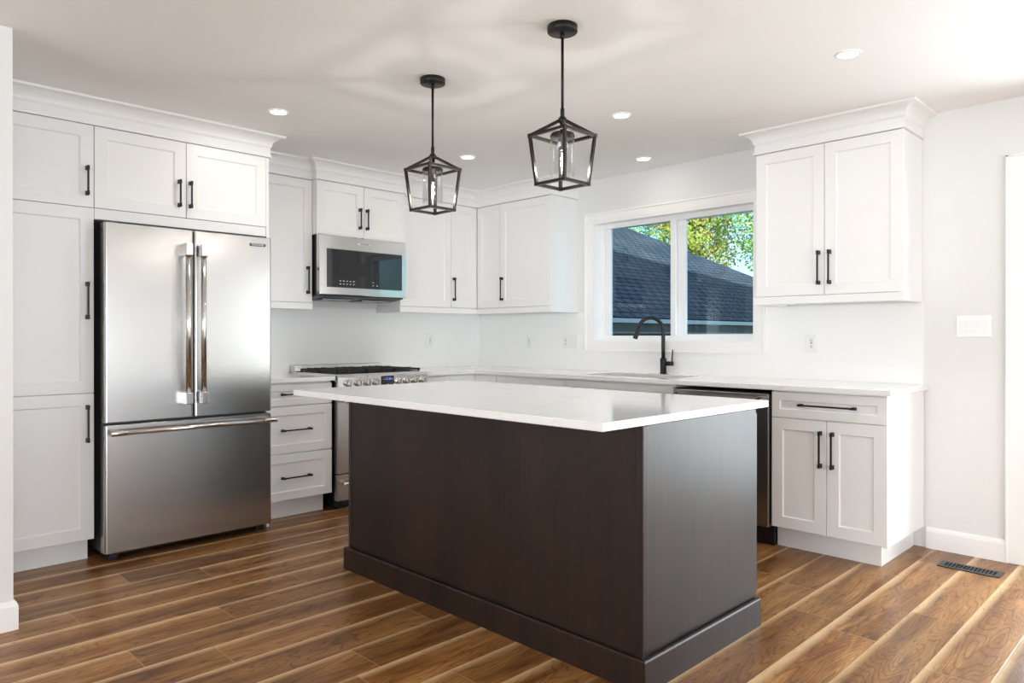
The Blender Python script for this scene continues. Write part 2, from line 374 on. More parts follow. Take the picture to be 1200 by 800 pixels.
# unseen side and rear walls; their glowing windows are added as room fill
def window_wall(name, F, lo, hi, w0, w1, z0, z1, num):
    mb = MB()
    for a0, a1, b0, b1 in ((lo, w0, -.2, H), (w1, hi, -.2, H), (w0, w1, -.2, z0), (w0, w1, z1, H)): mb.box(F, a0, a1, 0, WT, b0, b1)
    struct(name, mb, 'wall_paint')
    e_ = sempty('window_%d' % num)
    fr = MB(); t_ = .06
    for a0, a1, b0, b1 in ((w0-.08, w0+.03, z0-.08, z1+.08), (w1-.03, w1+.08, z0-.08, z1+.08), (w0, w1, z0-.08, z0+.03), (w0, w1, z1-.03, z1+.08), ((w0+w1)/2-.04, (w0+w1)/2+.04, z0, z1)): fr.box(F, a0, a1, -.02, .1, b0, b1)
    build('window_frame', fr, 'trim_paint', e_)
    build('fill_pane', MB().box(F, w0, w1, .12, .15, z0, z1), 'fill_glow', e_)  # glowing sheet added behind the frame in place of sky
window_wall('wall_right', lambda a, d, z: Vector((XR+d, a, z)), YR-WT, WT, -6.9, -1.9, .1, 2.1, 2)
window_wall('wall_front', lambda a, d, z: Vector((a, YR-d, z)), 0, XR, 2.1, 7.1, .1, 2.1, 3)
# partition stub whose end shows at the left edge of the photograph
PX, PY = 1.462, -3.885
struct('wall_partition', MB().box(FW, PX-.12, PX, -5.6, PY, 0, H), 'wall_paint')
bprof = [(0, 0), (.015, 0), (.015, .095), (.011, .108), (.004, .117), (0, .118)]
mb = MB().sweep([(PX, -5.6), (PX, PY), (PX-.12, PY), (PX-.12, -5.6)][::1], bprof)
struct('baseboard_partition', mb, 'trim_paint')
mb = MB().sweep([(3.735, -.001), (4.108, -.001)][::1], [(o_, z) for o_, z in bprof])
struct('baseboard_back', mb, 'trim_paint')
mb = MB().sweep([(DX1+.08, -.001), (XR, -.001)], bprof); struct('baseboard_back', mb, 'trim_paint')

# ---- window over the sink
win = sempty('window_1', (2.03, 0, 1.6))
cas = MB(); CO = (1.273, 2.787, 1.068, 2.163)
def casing_ring(mb, x0, x1, z0, z1, i0, i1, j0, j1):
    prof = [(0, .0), (0, .021), (.012, .021), (.016, .014), (.9, .011), (1, .009), (1, .0)]
    rings = []
    for f, d in prof:
        k = min(f, 1) if f > .5 else f/.08*1.0
        kk = f if f > .5 else f/(.078)
        xx0 = x0+(i0-x0)*kk; xx1 = x1+(i1-x1)*kk; zz0 = z0+(j0-z0)*kk; zz1 = z1+(j1-z1)*kk
        rings.append([FB(xx0, d, zz0), FB(xx1, d, zz0), FB(xx1, d, zz1), FB(xx0, d, zz1)])
    mb.loft(rings, cap=False)
casing_ring(cas, CO[0], CO[1], CO[2], CO[3], WX0, WX1, WZ0, WZ1)
build('casing', cas, 'trim_paint', win)
def ring_box(mb, x0, x1, z0, z1, t_, y0, y1):
    for a0, a1, b0, b1 in ((x0, x0+t_, z0, z1), (x1-t_, x1, z0, z1), (x0+t_, x1-t_, z0, z0+t_), (x0+t_, x1-t_, z1-t_, z1)): mb.box(FW, a0, a1, y0, y1, b0, b1)
jm = MB(); ring_box(jm, WX0, WX1, WZ0, WZ1, .012, -.009, .075); build('jamb', jm, 'trim_paint', win)
fr = MB(); ring_box(fr, WX0+.001, WX1-.001, WZ0+.001, WZ1-.001, .048, .075, .15); build('window_frame', fr, 'vinyl', win, .002)
sa = MB()
def sash(x0, x1, z0, z1, l, r, b_, t_, y0, y1, nm):
    mb = MB()
    for a0, a1, c0, c1 in ((x0, x0+l, z0, z1), (x1-r, x1, z0, z1), (x0+l, x1-r, z0, z0+b_), (x0+l, x1-r, z1-t_, z1)): mb.box(FW, a0, a1, y0, y1, c0, c1)
    s_ = build('sash', mb, 'vinyl', win, .002)
    build('pane', MB().box(FW, x0+l-.003, x1-r+.003, (y0+y1)/2-.002, (y0+y1)/2+.002, z0+b_-.003, z1-t_+.003), 'window_glass', s_)
sash(1.394, 2.052, 1.158, 2.082, .062, .045, .034, .036, .086, .112, 0)
sash(2.045, 2.698, 1.158, 2.082, .072, .05, .045, .028, .116, .142, 1)

# ---- patio door at the right edge
dr = sempty('door_1', (5.1, 0, 0))
mb = MB()
for a0, a1, z0, z1 in ((4.107, DX0+.006, 0, DZ+.085), (DX1-.006, DX1+.08, 0, DZ+.085), (DX0+.006, DX1-.006, DZ-.006, DZ+.085)):
    mb.box(FB, a0, a1, 0, .013, z0, z1)
mb.box(FB, 4.107, 4.119, 0, .02, 0, DZ+.085); mb.box(FB, 4.107, DX1+.08, 0, .02, DZ+.073, DZ+.085)
build('casing', mb, 'trim_paint', dr, .002)
mb = MB(); 
for a0, a1, z0, z1 in ((DX0, DX0+.035, 0, DZ), (DX1-.035, DX1, 0, DZ), (DX0+.035, DX1-.035, DZ-.035, DZ), (DX0+.035, DX1-.035, 0, .03)): mb.box(FW, a0, a1, -.005, WT, z0, z1)
build('door_frame', mb, 'vinyl', dr, .002)
xm = (DX0+DX1)/2
for x0, x1, y0 in ((DX0+.035, xm+.03, .05), (xm-.03, DX1-.035, .1)):
    mb = MB()
    for a0, a1, c0, c1 in ((x0, x0+.06, .03, DZ-.035), (x1-.06, x1, .03, DZ-.035), (x0+.06, x1-.06, .03, .12), (x0+.06, x1-.06, DZ-.1, DZ-.035)): mb.box(FW, a0, a1, y0, y0+.04, c0, c1)
    s_ = build('sliding_panel', mb, 'vinyl', dr, .002); build('pane', MB().box(FW, x0+.057, x1-.057, y0+.018, y0+.022, .117, DZ-.097), 'door_glass', s_)

# ---- outdoors: unseen storey and roof shaped to cast a shadow, ground, neighbouring house, trees
struct('ground', MB().box(FW, -60, 60, -40, 90, -1.3, -1.0), 'grass')
def gable(name, x0, x1, y0, y1, z0, slope, xr):
    zr = z0+slope*(xr-x0); mb = MB()
    ring = lambda y: [Vector((x0, y, z0-.3)), Vector((x1, y, z0-.3)), Vector((x1, y, z0)), Vector((xr, y, zr)), Vector((x0, y, z0))]
    mb.loft([ring(y0), ring(y1)]); return mb
struct('shadow_storey', MB().box(FW, -WT, 24, -14, 0, H+.2, 7.1), 'soffit_grey')  # added unseen storey, lifts the roof that casts the shadow
struct('shadow_roof', gable('r', -.4, 24.4, -14.4, .4, 7.33, .239, 12), 'shingles')  # height and pitch chosen so its rake shades the neighbour's roof
nb = thing('neighbouring_house', 'neighbouring house with dark shingled hip roof and pale gutter seen through the window', 'house', (-10, 3, -1))
xe, ze, sl_, yc, xr_ = -3.0, 1.54, .55, 19.88, -10.0
zr_ = ze+sl_*(xe-xr_)
def roof_mesh():
    me = bpy.data.meshes.new('roof'); bm = bmesh.new(); uvl = bm.loops.layers.uv.new('UVMap'); base = nb.location
    yN = -12.; A = (xe, yN, ze); B = (xe, yc, ze); Cc = (xr_, yc+(xr_-xe), zr_); D = (xr_, yN+7, zr_); E_ = (2*xr_-xe, yN, ze); F_ = (2*xr_-xe, yc, ze)
    def face(pts, ax):
        f = bm.faces.new([bm.verts.new(Vector(p)-base) for p in pts])
        for lp, p in zip(f.loops, pts): lp[uvl].uv = ((p[1] if ax == 'x' else p[0]), (p[2]-ze)*math.sqrt(1+1/sl_**2))
    face([A, B, Cc, D], 'x'); face([B, F_, Cc], 'y'); face([F_, E_, D, Cc], 'x'); face([E_, A, D], 'y'); 
    bm.faces.new([bm.verts.new(Vector(p)-base-Vector((0, 0, .02))) for p in (A, E_, F_, B)])
    bmesh.ops.remove_doubles(bm, verts=bm.verts[:], dist=.001); bmesh.ops.recalc_face_normals(bm, faces=bm.faces[:]); bm.to_mesh(me); bm.free(); me.materials.append(M['shingles'])
    o = bpy.data.objects.new('roof', me); C.objects.link(o); o.parent = nb; return o
roof_mesh()
build('wall', MB().box(FW, 2*xr_-xe+.5, xe-.5, -11.5, yc-.5, -1, ze-.1), 'brick_brown', nb)
build('gutter', MB().box(FW, xe-.02, xe+.1, -12.1, yc+.1, ze-.1, ze-.02), 'gutter_blue_white', nb)
build('fascia', MB().box(FW, xe-.05, xe-.021, -12, yc, ze-.27, ze-.03), 'fascia_dark', nb)
build('soffit', MB().box(FW, xe-.5, xe-.05, -12, yc, ze-.29, ze-.26), 'gutter_blue_white', nb)
def tree(x, y, h, cr, cz, leaf, nleaf, label, seed, ls=.15):
    rnd = random.Random(seed); t_ = thing('tree', label, 'tree', (x, y, -1), 'trees behind the neighbouring house' if y > 12 and x < 0 else None)
    tr = MB(); tr.tube([(x, y, -1.), (x+.1, y, 1), (x-.05, y+.1, h*.45), (x+.1, y, h*.8)], [.22, .17, .12, .04], 8); tips = []
    for _ in range(26):
        z0 = rnd.uniform(cz-cr*.9, h*.75); an = rnd.uniform(0, 2*PI); L_ = cr*rnd.uniform(.5, .95)
        p0 = Vector((x, y, z0)); p2 = Vector((x+math.cos(an)*L_, y+math.sin(an)*L_, z0+L_*rnd.uniform(.2, .8))); p1 = p0.lerp(p2, .5)+Vector((0, 0, .15))
        tr.tube([p0, p1, p2], [.06, .035, .012], 6); tips += [p1, p2, p0.lerp(p2, .75)]
    build('trunk', tr, 'bark', t_)
    cl = [Vector(p)+Vector([rnd.gauss(0, .35) for _ in range(3)]) for p in tips]
    for _ in range(int(cr*22)):
        v = Vector([rnd.gauss(0, 1) for _ in range(3)]).normalized()*cr*rnd.random()**.4; cl.append(Vector((x, y, cz))+Vector((v.x, v.y, v.z*1.15)))
    lf = MB(); 
    for i in range(nleaf):
        c = rnd.choice(cl)+Vector([rnd.gauss(0, .26) for _ in range(3)])
        a = Vector([rnd.gauss(0, 1) for _ in range(3)]).normalized(); b_ = a.orthogonal().normalized(); s_ = ls*rnd.uniform(.6, 1.2)
        lf.add([c-a*s_*.5, c+b_*s_*.3, c+a*s_*.5, c-b_*s_*.3], [(0, 1, 2, 3)])
    build('foliage', lf, leaf, t_)
tree(-12.6, 25.5, 9.0, 2.3, 6.6, 'leaf_yellow', 9000, 'yellowing tree rising over the roof slope in the left window pane', 1)
tree(-17.5, 31.0, 11, 2.8, 8.2, 'leaf_green', 9000, 'green tree far back over the roof, beyond the left window pane', 2)
tree(-8.0, 24.0, 9.5, 2.4, 6.4, 'leaf_green', 9000, 'green tree filling the left half of the right window pane', 3)
tree(-4.6, 22.6, 6.6, 2.0, 4.0, 'leaf_yellow', 7000, 'golden tree low beside the roof end at the right window edge', 4)
tree(-7.2, 31.5, 10.5, 2.6, 7.0, 'leaf_green', 4500, 'sparse green tree against blue sky at the right window edge', 5)

# ================================================================== tall run on the left wall
DF, DU, DM, DB, TOE = .711, .323, .3835, .619, .544
Y0, Y1, Y2, Y3 = -3.858, -3.3945, -2.922, -2.4385
ZT, ZB, ZM, ZK = 2.2975, 1.863, .888, .118
G = .0018
pan = thing('pantry_cabinet', 'tall white pantry cabinet with three stacked doors, left of the refrigerator', 'cabinet', (0, -3.62, 0))
build('body', MB().box(FL, Y0, Y1-.001, .001, DF-.022, ZK-.003, ZT), 'cabinet_paint', pan)
build('toe_kick', MB().box(FL, Y0+.004, Y1-.012, .03, .628, 0, ZK-.003), 'cabinet_paint', pan)
for z0, z1, hz, hl in ((ZB+G, ZT-G, 2.002, .155), (ZM+G, ZB-G, 1.374, .196), (ZK+G, ZM-G, .729, .196)):
    d_ = shaker('door', FL, Y0+G, Y1-G, z0, z1, DF, pan); pull(FL, -3.428, hz, DF, d_, hl)
top = thing('over_fridge_cabinet', 'white two-door cabinet above the refrigerator', 'cabinet', (0, -2.92, ZB))
build('body', MB().box(FL, Y1+.001, -2.4205, .001, DF-.022, 1.806, ZT), 'cabinet_paint', top)
build('bottom_rail', MB().box(FL, Y1+.002, Y3-.002, DF-.022, DF-.004, 1.8065, ZB-.001), 'cabinet_paint', top, .001)
build('end_panel', MB().box(FL, Y3+.0005, -2.4205, .002, DF-.002, 0, ZT-.001), 'cabinet_paint', top, .001)
d_ = shaker('door', FL, Y1+G, Y2-G, ZB+.003, ZT-G, DF, top); pull(FL, -2.962, 2.0, DF, d_, .155)
d_ = shaker('door', FL, Y2+G, Y3-G, ZB+.003, ZT-G, DF, top); pull(FL, -2.900, 2.0, DF, d_, .155)

# ---- uppers, left wall
YM1, YM2, YM3 = -1.9044, -1.513, -1.1403
ZU, ZR, ZMB = 1.428, 1.378, 1.914
RAIL = [(-.06, ZR), (.006, ZR), (.008, ZR+.002), (.008, ZU-.006), (.006, ZU-.004), (-.06, ZU-.004)]
u1 = thing('wall_cabinet', 'white single-door wall cabinet between the tall fridge surround and the microwave', 'cabinet', (0, -2.16, ZR))
build('body', MB().box(FL, -2.42, YM1-.001, .001, DU-.022, ZU-.012, ZT), 'cabinet_paint', u1)
build('light_rail', MB().sweep([(DU, -2.42), (DU, YM1-.001)], RAIL), 'cabinet_paint', u1, .0015)
d_ = shaker('door', FL, -2.42+G, YM1-G, ZU, ZT-G, DU, u1); pull(FL, -1.944, 1.585, DU, d_, .196)
u2 = thing('wall_cabinet', 'shorter deeper white two-door wall cabinet directly above the microwave', 'cabinet', (0, -1.52, ZMB))
build('body', MB().box(FL, YM1+.001, YM3-.001, .001, DM-.022, ZMB-.001, ZT), 'cabinet_paint', u2)
d_ = shaker('door', FL, YM1+G, YM2-G, ZMB, ZT-G, DM, u2); pull(FL, -1.552, 2.055, DM, d_, .155)
d_ = shaker('door', FL, YM2+G, YM3-G, ZMB, ZT-G, DM, u2); pull(FL, -1.490, 2.055, DM, d_, .155)
XS, XK = .606, 1.183
u3 = thing('wall_cabinet', 'white wall cabinet right of the microwave, running into the room corner', 'cabinet', (0, -.73, ZR))
build('body', MB().box(FL, YM3+.001, -.001, .001, DU-.022, ZU-.012, ZT), 'cabinet_paint', u3)
build('light_rail', MB().sweep([(.003, YM3+.001), (DU, YM3+.001), (DU, -DU-.0035)], RAIL), 'cabinet_paint', u3, .0015)
shaker('door', FL, YM3+G, -.617-G, ZU, ZT-G, DU, u3)
d_ = shaker('door', FL, -.617+G, -DU-.004, ZU, ZT-G, DU, u3); pull(FL, -.592, 1.583, DU, d_, .196)
u4 = thing('wall_cabinet', 'white wall cabinet with exposed side, between the corner and the window', 'cabinet', (.75, 0, ZR))
build('body', MB().box(FB, DU-.020, XK-.001, .001, DU-.022, ZU-.012, ZT), 'cabinet_paint', u4)
build('end_panel', MB().box(FB, XK-.018, XK, .0015, DU-.0005, ZU-.012, ZT), 'cabinet_paint', u4, .001)
mb = MB().sweep([(DU+.004, -DU), (XK, -DU), (XK, -.002)], RAIL); build('light_rail', mb, 'cabinet_paint', u4, .0015)
shaker('door', FB, DU+.002, XS-G, ZU, ZT-G, DU, u4)
d_ = shaker('door', FB, XS+G, XK-G, ZU, ZT-G, DU, u4); pull(FB, .640, 1.583, DU, d_, .196)
XA, XB_, XC = 2.878, 3.292, 3.708
u5 = thing('wall_cabinet', 'white two-door wall cabinet to the right of the window', 'cabinet', (3.29, 0, ZR))
build('body', MB().box(FB, XA, XC-.001, .001, DU-.022, ZU-.012, ZT), 'cabinet_paint', u5)
build('end_panel', MB().box(FB, XC-.018, XC, .0015, DU-.0005, ZU-.012, ZT), 'cabinet_paint', u5, .001)
mb = MB().sweep([(XA, -.002), (XA, -DU), (XC, -DU), (XC, -.002)], RAIL); build('light_rail', mb, 'cabinet_paint', u5, .0015)
d_ = shaker('door', FB, XA+G, XB_-G, ZU, ZT-G, DU, u5); pull(FB, 3.262, 1.583, DU, d_, .196)
d_ = shaker('door', FB, XB_+G, XC-G, ZU, ZT-G, DU, u5); pull(FB, 3.324, 1.583, DU, d_, .196)

# ---- crown mouldings
cp = [(-.02, ZT+.0012), (.012, ZT+.0012), (.014, ZT+.012), (.008, ZT+.015), (.005, ZT+.058), (.009, ZT+.061), (.011, ZT+.066)]
for i in range(7):
    a = i/6*PI/2; cp.append((.072-.059*math.cos(a), ZT+.068+.052*math.sin(a)))
cp += [(.075, ZT+.1215), (.077, H-.0005), (-.02, H-.0005)]
o = build('crown_moulding', MB().sweep([(DF, Y0), (DF, -2.4205), (DU, -2.4205), (DU, YM1), (DM, YM1), (DM, YM3), (DU, YM3), (DU, -DU), (XK, -DU), (XK, -.001)], cp), 'cabinet_paint')
tag(o, 'long white crown moulding stepping above the cabinets from pantry to corner', 'moulding')
o = build('crown_moulding', MB().sweep([(XA, -.001), (XA, -DU), (XC, -DU), (XC, -.001)], cp), 'cabinet_paint')
tag(o, 'short white crown moulding on top of the cabinet right of the window', 'moulding')

# ================================================================== base run
def toe(F, a0, a1, parent, dface=TOE): build('toe_kick', MB().box(F, a0, a1, .03, dface, 0, ZK+.002), 'cabinet_paint', parent)
ZC0, ZC1 = .887, .9155
b1 = thing('base_cabinet', 'white three-drawer base cabinet between refrigerator and range', 'cabinet', (0, -2.16, 0))
build('body', MB().box(FL, -2.419, -1.9225, .008, DB-.022, ZK+.002, ZC0-.0005), 'cabinet_paint', b1); toe(FL, -2.419, -1.95, b1)
for z0, z1, hz in ((.735, ZC0-.012, .810), (.4255, .732, .577), (.1215, .4225, .269)):
    d_ = shaker('drawer', FL, -2.419+G, -1.9225-G, z0+G, z1-G, DB, b1, .055 if z1-z0 > .2 else .042); pull(FL, -2.189, hz, DB, d_, .212, False)
b2 = thing('base_cabinet', 'white base cabinet in the corner, right of the range', 'cabinet', (0, -.57, 0))
mb = MB().box(FL, -1.132, -.008, .008, DB-.022, ZK+.002, ZC0-.0005).box(FB, DB-.022, .873, .008, DB-.022, ZK+.002, ZC0-.0005); build('body', mb, 'cabinet_paint', b2)
mb = MB().box(FL, -1.132, -.01, .03, TOE, 0, ZK+.002).box(FB, TOE, .873, .03, TOE, 0, ZK+.002); build('toe_kick', mb, 'cabinet_paint', b2)
shaker('door', FL, -1.132+G, -.872-G, ZK+.005, ZC0-.012, DB, b2, .05); shaker('door', FL, -.872+G, -DB-.003, ZK+.005, ZC0-.012, DB, b2, .05)
shaker('door', FB, DB+.002, .873-G, ZK+.005, ZC0-.012, DB, b2, .05)
b3 = thing('base_cabinet', 'white drawer base cabinet on the window wall, left of the sink cabinet', 'cabinet', (1.22, 0, 0))
build('body', MB().box(FB, .875, 1.576, .008, DB-.022, ZK+.002, ZC0-.0005), 'cabinet_paint', b3); toe(FB, .875, 1.576, b3)
for z0, z1 in ((.735, ZC0-.012), (.4255, .732), (.1215, .4225)):
    d_ = shaker('drawer', FB, .875+G, 1.576-G, z0+G, z1-G, DB, b3, .045); pull(FB, 1.225, z0+.06 if z1 > .8 else (z0+z1)/2, DB, d_, .3, False)
b4 = thing('sink_cabinet', 'white sink base cabinet below the window, behind the island', 'cabinet', (2.03, 0, 0))
mb = MB()
for q in ((1.578, 1.596, .008, DB-.022, ZK+.002, ZC0-.0005), (2.465, 2.483, .008, DB-.022, ZK+.002, ZC0-.0005), (1.596, 2.465, .008, DB-.022, ZK+.002, ZK+.02), (1.596, 2.465, DB-.04, DB-.022, ZK+.02, ZC0-.0005)): mb.box(FB, *q)
build('body', mb, 'cabinet_paint', b4); toe(FB, 1.578, 2.483, b4)
shaker('false_front', FB, 1.578+G, 2.483-G, .737, ZC0-.012, DB, b4, .045)
d_ = shaker('door', FB, 1.578+G, 2.03-G, ZK+.005, .732, DB, b4); pull(FB, 1.99, .58, DB, d_, .196)
d_ = shaker('door', FB, 2.03+G, 2.483-G, ZK+.005, .732, DB, b4); pull(FB, 2.07, .58, DB, d_, .196)
b5 = thing('base_cabinet', 'white base cabinet with one drawer over two doors, right of the dishwasher', 'cabinet', (3.42, 0, 0))
build('body', MB().box(FB, 3.117, 3.704, .008, DB-.022, ZK+.002, ZC0-.0005), 'cabinet_paint', b5)
build('end_panel', MB().box(FB, 3.7045, 3.7225, .0075, DB-.001, ZK, ZC0-.0005), 'cabinet_paint', b5, .001)
build('toe_kick', MB().box(FB, 3.119, 3.671, .012, TOE, 0, ZK+.002), 'cabinet_paint', b5)
d_ = shaker('drawer', FB, 3.117+G, 3.7225-G, .735+G, ZC0-.010, DB, b5, .045); pull(FB, 3.425, .811, DB, d_, .3, False)
d_ = shaker('door', FB, 3.117+G, 3.4215-G, ZK+.004, .735-G, DB, b5); pull(FB, 3.391, .580, DB, d_, .196)
d_ = shaker('door', FB, 3.4215+G, 3.7225-G, ZK+.004, .735-G, DB, b5); pull(FB, 3.454, .580, DB, d_, .196)

# ---- worktops
SX0, SX1, SD0, SD1 = 1.66, 2.40, .13, .53
DC = .649
mb = MB()
def slab(mb, F, a0, a1, d0, d1): mb.box(F, a0, a1, d0, d1, ZC0, ZC1)
slab(mb, FL, -1.137, -DC, .0065, DC)
# L shaped piece with the sink cut-out, built as one grid of cells
xs = [.0065, DC, SX0, SX1, 3.748]; ds = [.0065, SD0, SD1, DC]
for i in range(4):
    for j in range(3):
        if i == 2 and j == 1: continue
        slab(mb, FB, xs[i], xs[i+1], ds[j], ds[j+1])
def merge(o):
    bm = bmesh.new(); bm.from_mesh(o.data); bmesh.ops.remove_doubles(bm, verts=bm.verts[:], dist=.0002)
    dd = [f for f in bm.faces if False]
    seen = {}; kill = []
    for f in bm.faces:
        k = tuple(sorted(v.index for v in f.verts))
        if k in seen: kill += [f, seen[k]]
        else: seen[k] = f
    if kill: bmesh.ops.delete(bm, geom=list(set(kill)), context='FACES_ONLY')
    bmesh.ops.recalc_face_normals(bm, faces=bm.faces[:])
    bmesh.ops.dissolve_limit(bm, angle_limit=.01, verts=bm.verts[:], edges=bm.edges[:]); bm.to_mesh(o.data); bm.free()
o = build('worktop', mb, 'quartz'); merge(o)
md = o.modifiers.new('bevel', 'BEVEL'); md.width = .002; md.segments = 2; md.limit_method = 'ANGLE'
tag(o, 'long white quartz worktop running below the window from the range to the right end', 'worktop')
o = build('worktop', MB().box(FL, -2.419, -1.9135, .0065, DC, ZC0, ZC1), 'quartz', None, .002)
tag(o, 'short white quartz worktop between refrigerator and range', 'worktop')
o = build('backsplash', MB().box(FL, -2.419, -.0065, .0005, .006, ZC0, ZR+.03), 'splash_quartz'); tag(o, 'white slab backsplash on the left wall behind the range', 'backsplash')
mb = MB()
for a0, a1, z0, z1 in ((.006, 1.2725, ZC0, 1.3775), (1.2725, 2.7875, ZC0, 1.0675), (2.7875, 3.716, ZC0, 1.3775)): mb.box(FB, a0, a1, .0005, .006, z0, z1)
o = build('backsplash', mb, 'splash_quartz'); tag(o, 'white slab backsplash on the window wall above the long worktop', 'backsplash')

# ---- sink and faucet
sk = MB(); a0, a1, b0, b1_ = SX0-.006, SX1+.006, -SD1-.006, -SD0+.006
def rr(x0, x1, y0, y1, z, r=.03, seg=5):
    pts = []
    for cx, cy, s_ in ((x1-r, y1-r, 0), (x0+r, y1-r, 1), (x0+r, y0+r, 2), (x1-r, y0+r, 3)):
        for k in range(seg+1): an = (s_+k/seg)*PI/2; pts.append(Vector((cx+r*math.cos(an), cy+r*math.sin(an), z)))
    return pts
sk.loft([rr(a0-.012, a1+.012, b0-.012, b1_+.012, ZC0-.001), rr(a0, a1, b0, b1_, ZC0-.001), rr(a0+.004, a1-.004, b0+.004, b1_-.004, ZC0-.19, .035), rr(a0+.04, a1-.04, b0+.04, b1_-.04, ZC0-.205, .03), rr(2.0, 2.06, -.36, -.30, ZC0-.207, .029)], cap=False)
sk.loft([rr(2.0, 2.06, -.36, -.30, ZC0-.207, .029), rr(2.01, 2.05, -.35, -.31, ZC0-.21, .019)])
o = build('sink', sk, 'stainless_bright'); md = o.modifiers.new('solid', 'SOLIDIFY'); md.thickness = .0015; md.offset = 0
tag(o, 'stainless undermount sink set in the long worktop below the window', 'sink')
fx, fy = 2.052, -.078
fc = thing('kitchen_faucet', 'matte black pull-down kitchen faucet behind the sink', 'faucet', (fx, fy, ZC1))
build('base', MB().lathe(fx, fy, [(.0, ZC1), (.026, ZC1), (.026, ZC1+.004), (.0225, ZC1+.005), (.0225, ZC1+.112), (.0205, ZC1+.114), (.0, ZC1+.114)], cap=False), 'matte_black', fc)
dirv = Vector((-.5, -.86, 0)).normalized(); R_ = .098; zc = 1.222; pts = [Vector((fx, fy, ZC1+.11)), Vector((fx, fy, 1.10)), Vector((fx, fy, 1.18))]
for k in range(0, 15):
    a = PI*.92*k/14; pts.append(Vector((fx, fy, zc))+dirv*(R_-R_*math.cos(a))+Vector((0, 0, R_*math.sin(a))))
build('spout', MB().tube(pts, .0138, 20), 'matte_black', fc)
d_end = (pts[-1]-pts[-2]).normalized(); p = pts[-1]
build('spray_head', MB().tube([p-d_end*.002, p+d_end*.004, p+d_end*.075, p+d_end*.082], [.0145, .0155, .0175, .0160], 20), 'matte_black', fc)
hd = Vector((.88, .47, 0)).normalized(); q = Vector((fx, fy, ZC1+.075))
hb = build('lever', MB().tube([q+hd*.018, q+hd*.072], .0165, 20), 'matte_black', fc)
q2 = q+hd*.060; build('lever_rod', MB().tube([q2, q2+Vector((0, 0, .10))+hd*.006], [.0052, .0048], 12), 'matte_black', hb)

# ---- wall plates
def plate(label, F, a, z, ww, hh, d0, kind, cat, group=None):
    t_ = thing({'switch': 'light_switch'}.get(kind, 'wall_outlet'), label, cat, F(a, d0, z-hh/2), group)
    build('cover_plate', MB().box(F, a-ww/2, a+ww/2, d0, d0+.006, z-hh/2, z+hh/2), 'plate_white', t_, .0025, 3)
    n = max(1, round((ww-.07)/.046)+1)
    for i in range(n):
        c = a+(i-(n-1)/2)*.046
        k = kind if kind != 'mixed' else ('outlet' if i == 0 else 'switch')
        if k == 'switch':
            build('rocker', MB().prism(F, [(d0+.005, z-.033), (d0+.0075, z-.033), (d0+.0105, z+.033), (d0+.005, z+.033)], c-.0165, c+.0165), 'plate_white', t_, .001)
        else:
            rc = build('receptacle', MB().box(F, c-.0165, c+.0165, d0+.005, d0+.0078, z-.033, z+.033), 'plate_white', t_, .001)
            sl = MB()
            for s in (-1, 1):
                zz = z+s*.019; sl.box(F, c-.008, c-.0055, d0+.0075, d0+.0082, zz-.004, zz+.005); sl.box(F, c+.0055, c+.008, d0+.0075, d0+.0082, zz-.003, zz+.005); sl.box(F, c-.0025, c+.0025, d0+.0075, d0+.0082, zz-.011, zz-.006)
            sl.box(F, c-.005, c+.005, d0+.0075, d0+.0084, z-.003, z+.003)
            build('slots', sl, 'slot_dark', rc)
plate('white triple rocker light switch beside the patio door casing', FB, 3.962, 1.241, .165, .117, 0, 'switch', 'switch')
plate('white outlet on the backsplash below the cabinet right of the window', FB, 3.09, 1.145, .072, .117, .006, 'outlet', 'outlet')
plate('white single outlet on the window wall backsplash nearest the corner', FB, .648, 1.143, .072, .117, .006, 'outlet', 'outlet')
plate('white three-gang plate of outlet and switches just left of the window casing', FB, 1.115, 1.147, .165, .117, .006, 'mixed', 'outlet')
plate('white outlet on the left wall backsplash between range and corner', FL, -.595, 1.149, .072, .117, .006, 'outlet', 'outlet')

# ================================================================== refrigerator
fr_ = thing('refrigerator', 'stainless french-door refrigerator with bottom freezer drawer', 'refrigerator', (.4, -2.91, 0))
FA0, FA1, XF = -3.370, -2.4475, .798
build('case', MB().box(FL, FA0+.006, FA1-.006, .04, .722, .035, 1.772), 'case_grey', fr_, .004)
build('base_grille', MB().box(FL, FA0+.03, FA1-.03, .3, .70, .012, .034), 'black_plastic', fr_)
for y in (FA0+.03, FA1-.075): build('foot', MB().box(FL, y, y+.045, .71, .755, 0, .036), 'black_plastic', fr_, .003)
def fdoor(nm, y0, y1, z0, z1):
    r = .012; mb = MB(); x0, x1 = .730, XF
    def ring(z, i): 
        pts = [(y0+i, x0+i), (y0+i, x1-r)]
        for k in range(1, 5): a = k/4*PI/2; pts.append((y0+r+(i-r)*math.cos(a) if False else y0+r-(r-i)*math.cos(a), x1-r+(r-i)*math.sin(a)))
        for k in range(0, 5): a = k/4*PI/2; pts.append((y1-r+(r-i)*math.sin(a), x1-r+(r-i)*math.cos(a)))
        pts += [(y1-i, x0+i)]
        return [FL(a, d, z) for a, d in pts]
    mb.loft([ring(z0, .002), ring(z0+.002, 0), ring(z1-.002, 0), ring(z1, .002)])
    return build(nm, mb, 'stainless', fr_)
dl = fdoor('left_door', FA0, -2.9145, .733, 1.785); drr = fdoor('right_door', -2.9095, FA1, .733, 1.785); dz = fdoor('freezer_drawer', FA0, FA1, .045, .718)
for o_ in (dl, drr):                                    # gasket behind each door
    y0, y1 = ((FA0, -2.9145) if o_ is dl else (-2.9095, FA1)); build('gasket', MB().box(FL, y0+.01, y1-.01, .7225, .7295, .74, 1.775), 'black_plastic', o_)
build('gasket', MB().box(FL, FA0+.01, FA1-.01, .7225, .7295, .055, .715), 'black_plastic', dz)
